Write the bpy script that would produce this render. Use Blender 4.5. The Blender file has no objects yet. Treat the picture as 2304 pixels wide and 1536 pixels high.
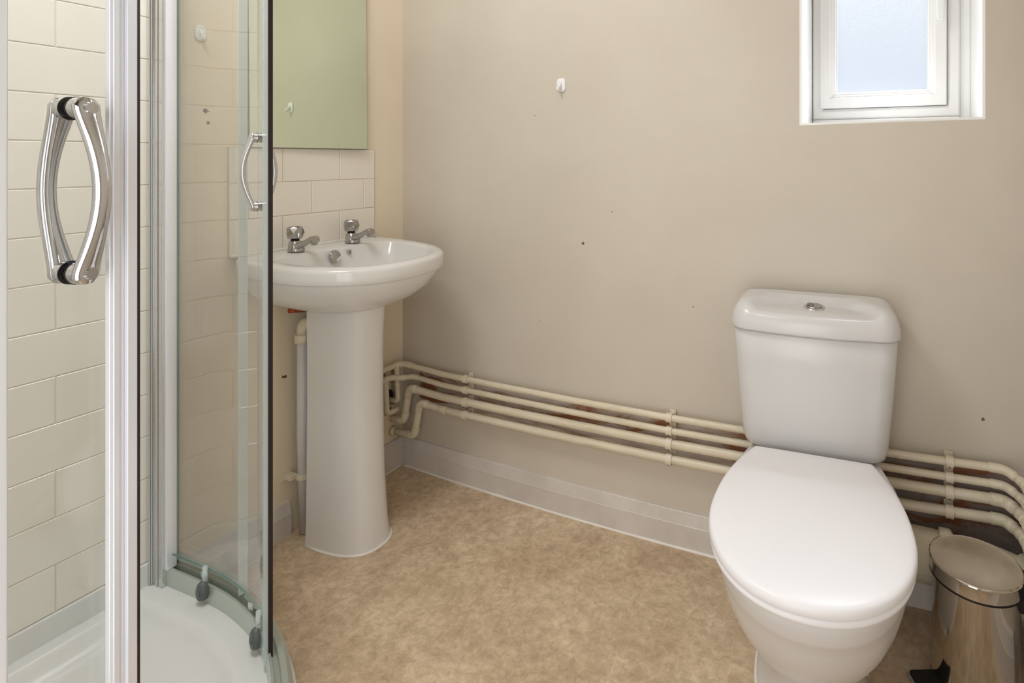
import bpy, bmesh, math, random
from mathutils import Vector, Matrix
PI = math.pi
random.seed(4)
sc = bpy.context.scene
COL = sc.collection

# ---------------------------------------------------------------- camera
cam_d = bpy.data.cameras.new('camera')
cam = bpy.data.objects.new('camera', cam_d)
COL.objects.link(cam)
cam.location = (1.637, -1.591, 1.12)
cam.rotation_euler = (PI / 2, 0, 0.4242)
cam_d.sensor_width = 36
cam_d.lens = 36 * 1288.4 / 2304
cam_d.shift_x = (1152 - 1414) / 2304
cam_d.shift_y = -(768 - 357.2) / 2304
cam_d.clip_start = 0.02
sc.camera = cam

# ---------------------------------------------------------------- world and light
sc.view_settings.view_transform = 'Standard'
sc.view_settings.look = 'None'
sc.view_settings.gamma = 1
sc.view_settings.use_curve_mapping = False
sc.view_settings.exposure = -0.03
w = bpy.data.worlds.new('daylight')
sc.world = w
w.use_nodes = True
nt = w.node_tree
bg = nt.nodes['Background']
tc = nt.nodes.new('ShaderNodeTexCoord')
sep = nt.nodes.new('ShaderNodeSeparateXYZ')
rmp = nt.nodes.new('ShaderNodeValToRGB')
nt.links.new(tc.outputs['Generated'], sep.inputs[0])
nt.links.new(sep.outputs['Z'], rmp.inputs[0])
rmp.color_ramp.elements[0].position = 0.06
rmp.color_ramp.elements[0].color = (0.68, 0.73, 0.80, 1)
rmp.color_ramp.elements[1].position = 0.26
rmp.color_ramp.elements[1].color = (0.84, 0.86, 0.885, 1)
nt.links.new(rmp.outputs[0], bg.inputs[0])
bg.inputs[1].default_value = 1.02


def area(name, loc, rot, sx, sy, power, col, spread=PI):
    d = bpy.data.lights.new(name, 'AREA')
    d.shape = 'RECTANGLE'
    d.size, d.size_y = sx, sy
    d.energy = power
    d.color = col
    d.spread = spread
    o = bpy.data.objects.new(name, d)
    COL.objects.link(o)
    o.location = loc
    o.rotation_euler = rot
    return o


# daylight pressing through the frosted window, from outside
area('window_daylight', (1.60, 1.05, 2.75), (-math.radians(48), 0, 0), 1.3, 1.1, 170, (0.95, 0.97, 1.0))
# added overhead fill light from an unseen source (its fitting is built below)
area('ceiling_fill_light', (0.60, -1.12, 2.33), (0, 0, 0), 0.5, 0.5, 16.5, (0.98, 0.985, 1.0))
# added fill light, set in the unseen doorway behind the camera
area('rear_fill_light', (1.42, -1.86, 0.85), (PI / 2, 0, 0.42), 0.72, 1.4, 9.5, (0.98, 0.985, 1.0))


# ---------------------------------------------------------------- materials
def lin(c):
    return tuple(((x / 255) / 12.92 if x / 255 <= 0.04045 else ((x / 255 + 0.055) / 1.055) ** 2.4) for x in c) + (1,)


def mat(name, rgb, rough=0.5, metal=0.0, coat=0.0, ior=1.5):
    m = bpy.data.materials.new(name)
    m.use_nodes = True
    b = m.node_tree.nodes['Principled BSDF']
    b.inputs['Base Color'].default_value = lin(rgb)
    b.inputs['Roughness'].default_value = rough
    b.inputs['Metallic'].default_value = metal
    b.inputs['Coat Weight'].default_value = coat
    b.inputs['IOR'].default_value = ior
    return m


def N(m, t, **kw):
    n = m.node_tree.nodes.new(t)
    for k, v in kw.items():
        if hasattr(n, k):
            setattr(n, k, v)
        else:
            n.inputs[k.replace('_', ' ')].default_value = v
    return n


def LK(m, a, b):
    m.node_tree.links.new(a, b)


def bsdf(m):
    return m.node_tree.nodes['Principled BSDF']


def noise_color(m, stops, scale=8, detail=6, rough=0.6, dist=0.0, vec_scale=None):
    tcn = N(m, 'ShaderNodeTexCoord')
    nz = N(m, 'ShaderNodeTexNoise', Scale=scale, Detail=detail, Roughness=rough, Distortion=dist)
    src = tcn.outputs['Object']
    if vec_scale:
        mp = N(m, 'ShaderNodeMapping')
        mp.inputs['Scale'].default_value = vec_scale
        LK(m, src, mp.inputs[0])
        src = mp.outputs[0]
    LK(m, src, nz.inputs['Vector'])
    cr = N(m, 'ShaderNodeValToRGB')
    el = cr.color_ramp.elements
    while len(el) < len(stops):
        el.new(0.5)
    for e, (p, c) in zip(el, stops):
        e.position = p
        e.color = lin(c)
    LK(m, nz.outputs['Fac'], cr.inputs[0])
    LK(m, cr.outputs[0], bsdf(m).inputs['Base Color'])
    return src, cr


def bump(m, src, scale, strength, dist=0.002, detail=4):
    nz = N(m, 'ShaderNodeTexNoise', Scale=scale, Detail=detail)
    LK(m, src, nz.inputs['Vector'])
    bp = N(m, 'ShaderNodeBump', Strength=strength, Distance=dist)
    LK(m, nz.outputs['Fac'], bp.inputs['Height'])
    LK(m, bp.outputs[0], bsdf(m).inputs['Normal'])


def spots(m, src, cr, pts, col):
    """small chips and flecks at fixed places on the painted surface"""
    prev = cr.outputs[0]
    for (p, r) in pts:
        vd = N(m, 'ShaderNodeVectorMath', operation='DISTANCE')
        LK(m, src, vd.inputs[0])
        vd.inputs[1].default_value = p
        nz = N(m, 'ShaderNodeTexNoise', Scale=300.0, Detail=2.0)
        LK(m, src, nz.inputs['Vector'])
        ad = N(m, 'ShaderNodeMath', operation='MULTIPLY')
        LK(m, vd.outputs['Value'], ad.inputs[0])
        LK(m, nz.outputs['Fac'], ad.inputs[1])
        lt = N(m, 'ShaderNodeMath', operation='LESS_THAN')
        LK(m, ad.outputs[0], lt.inputs[0])
        lt.inputs[1].default_value = r * 0.5
        mx = N(m, 'ShaderNodeMix', data_type='RGBA')
        LK(m, lt.outputs[0], mx.inputs['Factor'])
        LK(m, prev, mx.inputs['A'])
        mx.inputs['B'].default_value = lin(col)
        prev = mx.outputs['Result']
    LK(m, prev, bsdf(m).inputs['Base Color'])


M = {}
m = M['wall'] = mat('beige_wall_paint', (205, 190, 168), 0.55)
src, cr = noise_color(m, [(0.3, (206, 196, 181)), (0.7, (213, 204, 190))], 2.2, 4)
bump(m, src, 26, 0.16, 0.004)
spots(m, src, cr, [((0.78, -0.035, 0.858), 0.0045), ((0.60, -0.033, 1.26), 0.002), ((1.135, -0.034, 0.70), 0.002),
                   ((1.845, -0.001, 0.50), 0.0035), ((0.88, -0.035, 0.96), 0.002), ((0.62, -0.033, 0.60), 0.0018),
                   ((0.0, -0.674, 1.246), 0.004), ((0.0, -0.668, 1.285), 0.003), ((0.0, -0.46, 0.55), 0.004)], (110, 92, 72))
m = M['wallA'] = mat('window_lit_wall_paint', (222, 200, 168), 0.5)  # left wall paint, lightened to hold the window light falling on it
src, cr = noise_color(m, [(0.3, (238, 223, 198)), (0.7, (243, 229, 206))], 2.2, 4)
bump(m, src, 26, 0.12, 0.003)
spots(m, src, cr, [((0.0, -0.674, 1.246), 0.006), ((0.0, -0.668, 1.215), 0.004), ((0.0, -0.455, 0.47), 0.005), ((0.0, -0.462, 0.472), 0.004),
                   ((0.0, -0.079, 0.205), 0.004), ((0.0, -0.072, 0.207), 0.003)], (96, 76, 58))
M['ceiling'] = mat('white_ceiling_paint', (238, 234, 226), 0.8)
M['reveal'] = mat('white_gloss_reveal_paint', (251, 250, 247), 0.35)
m = M['skirt'] = mat('white_gloss_skirting_paint', (214, 207, 200), 0.35)
src, cr = noise_color(m, [(0.35, (208, 200, 192)), (0.65, (220, 213, 206))], 9, 5)
bump(m, src, 40, 0.15, 0.002)
m = M['floor'] = mat('mottled_beige_vinyl', (170, 140, 108), 0.55)
tcn = N(m, 'ShaderNodeTexCoord')
n1 = N(m, 'ShaderNodeTexNoise', Scale=4.5, Detail=10.0, Roughness=0.70, Distortion=0.3)
n2 = N(m, 'ShaderNodeTexNoise', Scale=44.0, Detail=8.0, Roughness=0.75, Distortion=0.5)
LK(m, tcn.outputs['Object'], n1.inputs['Vector'])
LK(m, tcn.outputs['Object'], n2.inputs['Vector'])
c1 = N(m, 'ShaderNodeValToRGB')
c1.color_ramp.elements[0].position = 0.36
c1.color_ramp.elements[0].color = lin((206, 181, 154))
c1.color_ramp.elements[1].position = 0.66
c1.color_ramp.elements[1].color = lin((238, 217, 190))
c2 = N(m, 'ShaderNodeValToRGB')
c2.color_ramp.elements[0].position = 0.36
c2.color_ramp.elements[0].color = lin((213, 207, 196))
c2.color_ramp.elements[1].position = 0.62
c2.color_ramp.elements[1].color = lin((255, 254, 250))
LK(m, n1.outputs['Fac'], c1.inputs[0])
LK(m, n2.outputs['Fac'], c2.inputs[0])
mx = N(m, 'ShaderNodeMix', data_type='RGBA', blend_type='MULTIPLY')
mx.inputs['Factor'].default_value = 1.0
LK(m, c1.outputs[0], mx.inputs['A'])
LK(m, c2.outputs[0], mx.inputs['B'])
LK(m, mx.outputs['Result'], bsdf(m).inputs['Base Color'])
M['ceramic'] = mat('white_ceramic', (216, 214, 213), 0.24, coat=0.0)
M['basin'] = mat('white_basin_ceramic', (228, 225, 222), 0.16, coat=0.2)
M['seat'] = mat('white_seat_plastic', (240, 238, 240), 0.38)
M['acrylic'] = mat('white_shower_tray_acrylic', (214, 215, 212), 0.22)
M['tile'] = mat('white_glazed_tile', (243, 235, 223), 0.10, coat=0.5)
M['showertile'] = mat('off_white_shower_tile', (226, 221, 211), 0.12, coat=0.4)
M['showergrout'] = mat('off_white_shower_grout', (214, 206, 192), 0.8)
M['grout'] = mat('cream_grout', (216, 204, 186), 0.85)
M['sealant'] = mat('white_sealant', (240, 233, 224), 0.4)
M['chrome'] = mat('polished_chrome', (205, 205, 208), 0.07, 1.0)
M['tapchrome'] = mat('tap_chrome', (178, 176, 174), 0.12, 1.0)
M['alu'] = mat('bright_anodised_aluminium', (214, 215, 214), 0.22, 1.0)
M['profile'] = mat('satin_white_silver_edge_profile', (232, 233, 237), 0.25, 0.3)
M['rail'] = mat('silver_rail_aluminium', (192, 200, 192), 0.3, 0.55)
M['steel'] = mat('polished_stainless_steel', (214, 208, 198), 0.09, 1.0)
m = M['lidsteel'] = mat('smudged_lid_steel', (196, 190, 180), 0.26, 1.0)
src, cr = noise_color(m, [(0.3, (212, 206, 196)), (0.7, (235, 230, 220))], 18, 6)
M['black'] = mat('black_rubber', (14, 12, 13), 0.45)
M['maroon'] = mat('dark_magnetic_strip', (30, 10, 14), 0.3)
M['grey'] = mat('dark_grey_roller_plastic', (84, 92, 92), 0.4)
M['upvc'] = mat('white_window_plastic', (236, 234, 231), 0.25)
M['whiteplastic'] = mat('white_hook_plastic', (244, 243, 242), 0.2)
m = M['pipe'] = mat('cream_painted_pipe', (220, 208, 182), 0.34)
src, cr = noise_color(m, [(0.30, (203, 198, 172)), (0.45, (222, 210, 186)), (0.75, (232, 221, 200))], 14, 6, 0.6, 0, (0.6, 3, 3))
bump(m, src, 70, 0.25, 0.002)
m = M['clip'] = mat('cream_painted_clip', (228, 216, 194), 0.4)
m = M['wastepipe'] = mat('white_waste_pipe_plastic', (222, 218, 216), 0.3)
m = M['bare'] = mat('unpainted_wall_with_brown_flakes', (140, 120, 110), 0.7)
src, cr = noise_color(m, [(0.0, (120, 66, 40)), (0.42, (150, 98, 68)), (0.49, (176, 158, 144)), (0.62, (192, 182, 174))], 5, 8, 0.65, 0.8, (1.0, 1.0, 4.0))
bump(m, src, 40, 0.5, 0.004)
m = M['bared'] = mat('bare_grey_board_with_rust_patches', (110, 95, 90), 0.6)
src, cr = noise_color(m, [(0.0, (110, 62, 36)), (0.42, (138, 88, 58)), (0.48, (140, 126, 120)), (0.70, (160, 148, 144))], 6, 8, 0.65, 1.0, (1.0, 1.0, 3.0))
bump(m, src, 40, 0.5, 0.004)
M['hole'] = mat('dark_wall_hole', (28, 20, 15), 0.9)
M['copper'] = mat('copper_pipe_nut', (150, 70, 44), 0.35, 0.6)
M['mirror'] = mat('green_tinted_mirror_silvering', (222, 233, 214), 0.01, 1.0)
M['mirroredge'] = mat('dark_mirror_edge', (92, 94, 82), 0.3)
M['glassedge'] = mat('green_glass_edge', (92, 128, 116), 0.15, coat=0.4)
M['clearseal'] = mat('milky_clear_seal', (216, 226, 224), 0.25)
bsdf(M['clearseal']).inputs['Alpha'].default_value = 0.62
M['door'] = mat('white_door_paint', (232, 228, 220), 0.4)


def clear_glass(name, tint, refl=1.0):
    m = bpy.data.materials.new(name)
    m.use_nodes = True
    n = m.node_tree
    n.nodes.clear()
    out = n.nodes.new('ShaderNodeOutputMaterial')
    tr = n.nodes.new('ShaderNodeBsdfTransparent')
    tr.inputs[0].default_value = tint
    gl = n.nodes.new('ShaderNodeBsdfGlossy')
    gl.inputs['Roughness'].default_value = 0.01
    gl.inputs[0].default_value = (refl, refl, refl, 1)
    # Schlick reflectance of one glass surface: 0.04 + 0.96 * (1 - cos)^5
    lw = n.nodes.new('ShaderNodeLayerWeight')
    lw.inputs[0].default_value = 0.5
    pw = n.nodes.new('ShaderNodeMath')
    pw.operation = 'POWER'
    pw.inputs[1].default_value = 5.0
    fr = n.nodes.new('ShaderNodeMath')
    fr.operation = 'MULTIPLY_ADD'
    fr.inputs[1].default_value = 0.96
    fr.inputs[2].default_value = 0.04
    n.links.new(lw.outputs['Facing'], pw.inputs[0])
    n.links.new(pw.outputs[0], fr.inputs[0])
    mx = n.nodes.new('ShaderNodeMixShader')
    n.links.new(fr.outputs[0], mx.inputs[0])
    n.links.new(tr.outputs[0], mx.inputs[1])
    n.links.new(gl.outputs[0], mx.inputs[2])
    n.links.new(mx.outputs[0], out.inputs[0])
    return m


M['glass'] = clear_glass('clear_shower_glass', (0.990, 0.996, 0.990, 1))
# frosted pane: part of the daylight passes, the rest is scattered
m = M['frost'] = bpy.data.materials.new('frosted_window_glass')
m.use_nodes = True
n = m.node_tree
n.nodes.clear()
out = n.nodes.new('ShaderNodeOutputMaterial')
tr = n.nodes.new('ShaderNodeBsdfTransparent')
tl = n.nodes.new('ShaderNodeBsdfTranslucent')
gl = n.nodes.new('ShaderNodeBsdfGlossy')
gl.inputs['Roughness'].default_value = 0.25
tr.inputs[0].default_value = (0.95, 0.97, 1, 1)
tl.inputs[0].default_value = (0.9, 0.93, 0.96, 1)
mx = n.nodes.new('ShaderNodeMixShader')
vor = n.nodes.new('ShaderNodeTexNoise')
vor.inputs['Scale'].default_value = 220
tcx = n.nodes.new('ShaderNodeTexCoord')
n.links.new(tcx.outputs['Object'], vor.inputs['Vector'])
mr = n.nodes.new('ShaderNodeMapRange')
mr.inputs['To Min'].default_value = 0.0
mr.inputs['To Max'].default_value = 0.05
n.links.new(vor.outputs['Fac'], mr.inputs['Value'])
n.links.new(mr.outputs[0], mx.inputs[0])
mx2 = n.nodes.new('ShaderNodeMixShader')
mx2.inputs[0].default_value = 0.04
n.links.new(tr.outputs[0], mx.inputs[1])
n.links.new(tl.outputs[0], mx.inputs[2])
n.links.new(mx.outputs[0], mx2.inputs[1])
n.links.new(gl.outputs[0], mx2.inputs[2])
n.links.new(mx2.outputs[0], out.inputs[0])


# ---------------------------------------------------------------- mesh helpers
def obj(name, bm, mats, parent=None, smooth=True, subsurf=0, bevel=0.0, angle=None):
    me = bpy.data.meshes.new(name)
    bmesh.ops.recalc_face_normals(bm, faces=bm.faces)
    bm.to_mesh(me)
    bm.free()
    if not isinstance(mats, (list, tuple)):
        mats = [mats]
    for mm in mats:
        me.materials.append(mm)
    for p in me.polygons:
        p.use_smooth = smooth
    o = bpy.data.objects.new(name, me)
    COL.objects.link(o)
    if parent is not None:
        o.parent = parent
    if bevel:
        b = o.modifiers.new('bevel', 'BEVEL')
        b.width = bevel
        b.segments = 3
        b.limit_method = 'ANGLE'
        b.angle_limit = math.radians(35)
    if subsurf:
        s = o.modifiers.new('subsurf', 'SUBSURF')
        s.levels = s.render_levels = subsurf
    if angle is not None:
        try:
            me.set_sharp_from_angle(angle=math.radians(angle))
        except Exception:
            pass
    return o


def tag(o, label=None, cat=None, group=None, kind=None):
    if label:
        o['label'] = label
    if cat:
        o['category'] = cat
    if group:
        o['group'] = group
    if kind:
        o['kind'] = kind
    return o


def empty(name, loc=(0, 0, 0), rz=0.0):
    o = bpy.data.objects.new(name, None)
    COL.objects.link(o)
    o.location = loc
    o.rotation_euler = (0, 0, rz)
    o.empty_display_size = 0.05
    return o


def dup(root, loc, rz=None):
    r = root.copy()
    COL.objects.link(r)
    r.location = loc
    if rz is not None:
        r.rotation_euler = (0, 0, rz)
    for ch in list(root.children):
        c = ch.copy()
        COL.objects.link(c)
        c.parent = r
        for g in list(ch.children):
            d = g.copy()
            COL.objects.link(d)
            d.parent = c
    return r


def add_box(bm, x0, x1, y0, y1, z0, z1, mi=0):
    vs = [bm.verts.new((x, y, z)) for x in (x0, x1) for y in (y0, y1) for z in (z0, z1)]
    for f in ((0, 1, 3, 2), (4, 6, 7, 5), (0, 4, 5, 1), (2, 3, 7, 6), (0, 2, 6, 4), (1, 5, 7, 3)):
        bm.faces.new([vs[i] for i in f]).material_index = mi
    return vs


def box(x0, x1, y0, y1, z0, z1):
    bm = bmesh.new()
    add_box(bm, x0, x1, y0, y1, z0, z1)
    return bm


def loft(bm, rings, cap0=True, cap1=True, mi=0, closed=False):
    R = [[bm.verts.new(p) for p in r] for r in rings]
    n = len(R[0])
    last = len(R) if closed else len(R) - 1
    for i in range(last):
        a, b = R[i], R[(i + 1) % len(R)]
        for j in range(n):
            f = bm.faces.new((a[j], a[(j + 1) % n], b[(j + 1) % n], b[j]))
            f.material_index = mi
    if cap0 and not closed:
        bm.faces.new(R[0][::-1]).material_index = mi
    if cap1 and not closed:
        bm.faces.new(R[-1]).material_index = mi
    return R


def tube(bm, pts, r, n=14, mi=0, caps=True):
    pts = [Vector(p) for p in pts]
    rr = r if isinstance(r, (list, tuple)) else [r] * len(pts)
    rings = []
    t0 = (pts[1] - pts[0]).normalized()
    up = Vector((0, 0, 1)) if abs(t0.z) < 0.9 else Vector((1, 0, 0))
    nrm = t0.cross(up).normalized()
    for i, p in enumerate(pts):
        if i == 0:
            t = t0
        elif i == len(pts) - 1:
            t = (pts[i] - pts[i - 1]).normalized()
        else:
            t = ((pts[i + 1] - p).normalized() + (p - pts[i - 1]).normalized()).normalized()
        nrm = (nrm - t * nrm.dot(t)).normalized()
        b = t.cross(nrm)
        rings.append([p + (nrm * math.cos(2 * PI * k / n) + b * math.sin(2 * PI * k / n)) * rr[i] for k in range(n)])
    loft(bm, rings, caps, caps, mi)


def fillet(pts, r, n=7):
    """polyline with rounded corners; returns points and the arcs"""
    pts = [Vector(p) for p in pts]
    out = [pts[0]]
    arcs = []
    for i in range(1, len(pts) - 1):
        p, a, b = pts[i], pts[i - 1], pts[i + 1]
        u, v = (a - p).normalized(), (b - p).normalized()
        ang = u.angle(v)
        if ang > PI - 0.15:
            out.append(p)
            continue
        d = min(r / math.tan(ang / 2), (a - p).length * 0.49, (b - p).length * 0.49)
        s, e = p + u * d, p + v * d
        arc = []
        for k in range(n + 1):
            t = k / n
            arc.append(s * (1 - t) ** 2 + p * (2 * t * (1 - t)) + e * t * t)
        out += arc
        arcs.append(arc)
    out.append(pts[-1])
    return out, arcs


def lathe(bm, prof, n=40, c=(0, 0, 0), mi=0, axis='z', caps=True):
    rings = []
    for r, h in prof:
        ring = []
        for k in range(n):
            a = 2 * PI * k / n
            if axis == 'z':
                ring.append((c[0] + r * math.cos(a), c[1] + r * math.sin(a), c[2] + h))
            elif axis == 'x':
                ring.append((c[0] + h, c[1] + r * math.cos(a), c[2] + r * math.sin(a)))
            else:
                ring.append((c[0] + r * math.cos(a), c[1] + h, c[2] + r * math.sin(a)))
        rings.append(ring)
    return loft(bm, rings, caps, caps, mi)


def catmull(pts, step=0.02):
    pts = [Vector(p) for p in pts]
    P = [pts[0] * 2 - pts[1]] + pts + [pts[-1] * 2 - pts[-2]]
    out = []
    for i in range(1, len(P) - 2):
        p0, p1, p2, p3 = P[i - 1], P[i], P[i + 1], P[i + 2]
        n = max(1, int((p2 - p1).length / step))
        for k in range(n):
            t = k / n
            out.append(0.5 * ((2 * p1) + (p2 - p0) * t + (2 * p0 - 5 * p1 + 4 * p2 - p3) * t * t + (3 * p1 - p0 - 3 * p2 + p3) * t ** 3))
    out.append(pts[-1])
    return out


SL = 0.0148        # the old floor and everything fixed to the back wall climb slightly to the right


def wb(x):         # the back wall is not flat: it bellies into the room
    return -0.0358 * 4 * x * (1.86 - x) / 1.86 ** 2


def fz(x):
    return SL * max(0, x)


RX, RY, RH = 1.945, -1.87, 2.40     # right wall, near wall, ceiling
DX0, DX1 = 1.08, 1.86               # doorway behind the camera

# ---------------------------------------------------------------- room shell
bm = bmesh.new()
v = [bm.verts.new(p) for p in ((-0.12, 0.3, -0.1), (RX + 0.1, 0.3, -0.1), (RX + 0.1, -2.9, -0.1), (-0.12, -2.9, -0.1),
                               (-0.12, 0.3, SL * -0.12), (RX + 0.1, 0.3, SL * (RX + 0.1)), (RX + 0.1, -2.9, SL * (RX + 0.1)), (-0.12, -2.9, SL * -0.12))]
for f in ((0, 3, 2, 1), (4, 5, 6, 7), (0, 1, 5, 4), (1, 2, 6, 5), (2, 3, 7, 6), (3, 0, 4, 7)):
    bm.faces.new([v[i] for i in f])
tag(obj('floor', bm, M['floor'], smooth=False), kind='structure')
tag(obj('ceiling', box(-0.12, RX + 0.1, -2.9, 0.3, RH, RH + 0.1), M['ceiling'], smooth=False), kind='structure')
tag(obj('wall_left', box(-0.1, 0, -2.9, 0.3, -0.1, RH), M['wallA'], smooth=False), kind='structure')
tag(obj('wall_right', box(RX, RX + 0.1, -2.9, 0.3, -0.1, RH), M['wall'], smooth=False), kind='structure')
bm = bmesh.new()
add_box(bm, 0, DX0, RY - 0.1, RY, -0.1, RH)
add_box(bm, DX1, RX, RY - 0.1, RY, -0.1, RH)
add_box(bm, DX0, DX1, RY - 0.1, RY, 2.05, RH)
tag(obj('wall_front', bm, M['wall'], smooth=False), kind='structure')
tag(obj('wall_hallway', box(-0.1, RX + 0.1, -3.0, -2.9, -0.1, RH), M['wall'], smooth=False), kind='structure')

# back wall with its window opening
WX0, WX1, WZ1 = 1.426, 1.850, 2.15


def wz0(x):
    return 1.187 + SL * x


xs = sorted(set([i * 0.05 for i in range(0, 39)] + [WX0, WX1, RX]))
bm = bmesh.new()
TH = 0.27
rowv = []
for x in xs:
    col = []
    for z in (-0.1, wz0(x), WZ1, RH):
        col.append((bm.verts.new((x, wb(x), z)), bm.verts.new((x, TH, z))))
    rowv.append(col)
for i in range(len(xs) - 1):
    inwin = xs[i] >= WX0 - 1e-6 and xs[i + 1] <= WX1 + 1e-6
    for k in range(3):
        if inwin and k == 1:
            continue
        a, b = rowv[i], rowv[i + 1]
        bm.faces.new((a[k][0], b[k][0], b[k + 1][0], a[k + 1][0]))
        bm.faces.new((a[k][1], a[k + 1][1], b[k + 1][1], b[k][1]))
o = obj('wall_back', bm, M['wall'])
tag(o, kind='structure')
# painted reveal lining the opening, a thin skin of plaster
bm = bmesh.new()
wy0, wy1 = wb(WX0), wb(WX1)
a = [(WX0, wy0, wz0(WX0)), (WX1, wy1, wz0(WX1)), (WX1, wy1, WZ1), (WX0, wy0, WZ1)]
b = [(p[0], TH, p[2]) for p in a]
s = 0.006
ci = [(1, 1), (-1, 1), (-1, -1), (1, -1)]
ai = [(p[0] + s * c[0], p[1], p[2] + s * c[1]) for p, c in zip(a, ci)]
bi = [(p[0], TH, p[2]) for p in ai]
A, B_, AI, BI = ([bm.verts.new(p) for p in q] for q in (a, b, ai, bi))
for i in range(4):
    j = (i + 1) % 4
    bm.faces.new((A[i], A[j], B_[j], B_[i]))
    bm.faces.new((AI[j], AI[i], BI[i], BI[j]))
    bm.faces.new((A[i], AI[i], AI[j], A[j]))
    bm.faces.new((B_[j], BI[j], BI[i], B_[i]))
tag(obj('trim_1', bm, M['reveal'], smooth=False), kind='structure')


def frame_ring(bm, x0, x1, z0, z1, wdt, y0, y1, prof=None):
    """mitred rectangular frame; prof = list of (inset, y) describing the section"""
    if prof is None:
        prof = [(0, y1), (0, y0), (wdt, y0), (wdt, y1)]
    rings = []
    for (sx, sz) in ((0, 0), (1, 0), (1, 1), (0, 1)):
        ring = []
        for ins, y in prof:
            x = x0 + ins if sx == 0 else x1 - ins
            z = z0 + ins if sz == 0 else z1 - ins
            ring.append((x, y, z))
        rings.append(ring)
    loft(bm, rings, closed=True)


win = empty('window_1', (0, 0, 0))
tag(win, kind='structure')
FX0, FX1, FZ0, FZ1 = 1.4335, 1.8185, 1.237, 2.138
bm = bmesh.new()
frame_ring(bm, FX0, FX1, FZ0, FZ1, 0.03, 0.2, 0.262, [(0, 0.262), (0, 0.205), (0.004, 0.2), (0.022, 0.2), (0.030, 0.207), (0.034, 0.262)])
obj('window_frame', bm, M['upvc'], win, smooth=False, bevel=0.0015)
bm = bmesh.new()
SX0, SX1, SZ0, SZ1 = 1.4535, 1.7865, 1.268, 2.10
frame_ring(bm, SX0, SX1, SZ0, SZ1, 0.04, 0.19, 0.25,
           [(0, 0.25), (0, 0.197), (0.003, 0.193), (0.028, 0.193), (0.031, 0.197), (0.036, 0.199), (0.038, 0.203), (0.044, 0.206), (0.047, 0.214), (0.047, 0.25)])
sash = obj('window_sash', bm, M['upvc'], win, smooth=False, bevel=0.001)
obj('window_pane', box(SX0 + 0.044, SX1 - 0.044, 0.222, 0.228, SZ0 + 0.044, SZ1 - 0.044), M['frost'], sash, smooth=False)
bm = bmesh.new()
frame_ring(bm, SX0 + 0.0455, SX1 - 0.0455, SZ0 + 0.0455, SZ1 - 0.0455, 0.002, 0.217, 0.222)
obj('pane_gasket', bm, M['black'], sash, smooth=False)
# filler strip between the plastic frame and the right reveal
bm = box(FX1, WX1 - 0.006, 0.215, 0.26, 1.222, 2.14)
add_box(bm, FX0, FX1 - 0.0005, 0.205, 0.26, 1.2165, 1.2365)
tag(obj('trim_2', bm, M['reveal'], smooth=False, bevel=0.003), kind='structure')
bm = bmesh.new()
hx = 1.768
rings = []
for k in range(9):
    t = k / 8
    z = 1.494 + 0.13 * t
    hw = 0.0085 if k not in (0,) else 0.0065
    y = 0.158 + 0.004 * math.sin(t * PI)
    rings.append([(hx - hw, y, z), (hx + hw, y, z), (hx + hw, y + 0.011, z), (hx - hw, y + 0.011, z)])
loft(bm, rings)
add_box(bm, hx - 0.012, hx + 0.012, 0.169, 0.193, 1.58, 1.63)
obj('window_handle', bm, M['whiteplastic'], win, bevel=0.003)


# door frame behind the camera and the open door leaf
bm = bmesh.new()
for x0, x1, z0, z1 in ((DX0 - 0.05, DX0, 0.0, 2.10), (DX1, DX1 + 0.05, 0.0, 2.10), (DX0, DX1, 2.05, 2.10)):
    add_box(bm, x0, x1, RY - 0.11, RY + 0.012, max(z0, fz(x0) + 0.002), z1)
tag(obj('trim_3', bm, M['door'], smooth=False, bevel=0.003), kind='structure')


# baseboards: flat lower board with a chamfered top band
def skirting(name, path, nrm, h=0.1, zf=lambda p: 0.0, smooth=False, mat_=None):
    prof = [(0.0, 0.0), (0.017, 0.0), (0.017, h * 0.66), (0.0155, h * 0.675), (0.0085, h - 0.0015), (0.007, h), (0.0, h)]
    bm = bmesh.new()
    rings = []
    for p, nn in zip(path, nrm):
        z0 = zf(p)
        rings.append([(p[0] + nn[0] * d, p[1] + nn[1] * d, z0 + z) for d, z in prof])
    loft(bm, rings)
    return tag(obj(name, bm, mat_ or M['skirt'], smooth=False), kind='structure')


skirting('baseboard_left', [(0, -0.770, 0), (0, -0.447, 0)], [(1, 0)] * 2, 0.098)
skirting('baseboard_corner', [(0, -0.40, 0), (0, -0.0125, 0)], [(1, 0)] * 2, 0.098)
bx = [0.0 + i * 0.05 for i in range(0, 36)]
skirting('baseboard_back', [(x, wb(x), 0) for x in bx], [(0, -1)] * len(bx), 0.1, lambda p: fz(p[0]))
skirting('baseboard_right', [(RX, RY + 0.01, 0), (RX, -0.25, 0)], [(-1, 0)] * 2, 0.1, lambda p: fz(RX))
# white sealant beads along the floor
bm = bmesh.new()
rb = random.Random(2)
pp = [(x, wb(x) - 0.018, fz(x) + 0.001) for x in [0.018 + i * 0.03 for i in range(56)]]
tube(bm, pp, [0.0035 + 0.0012 * rb.random() for _ in pp], 8)
pp = [(0.018, y, 0.001) for y in [-0.018 - 0.025 * i for i in range(14)]]
tube(bm, pp, [0.003 + 0.0012 * rb.random() for _ in pp], 8)
tag(obj('trim_4', bm, M['sealant']), kind='structure')

# bare strip of wall left unpainted behind the pipes
bm = bmesh.new()


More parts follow.
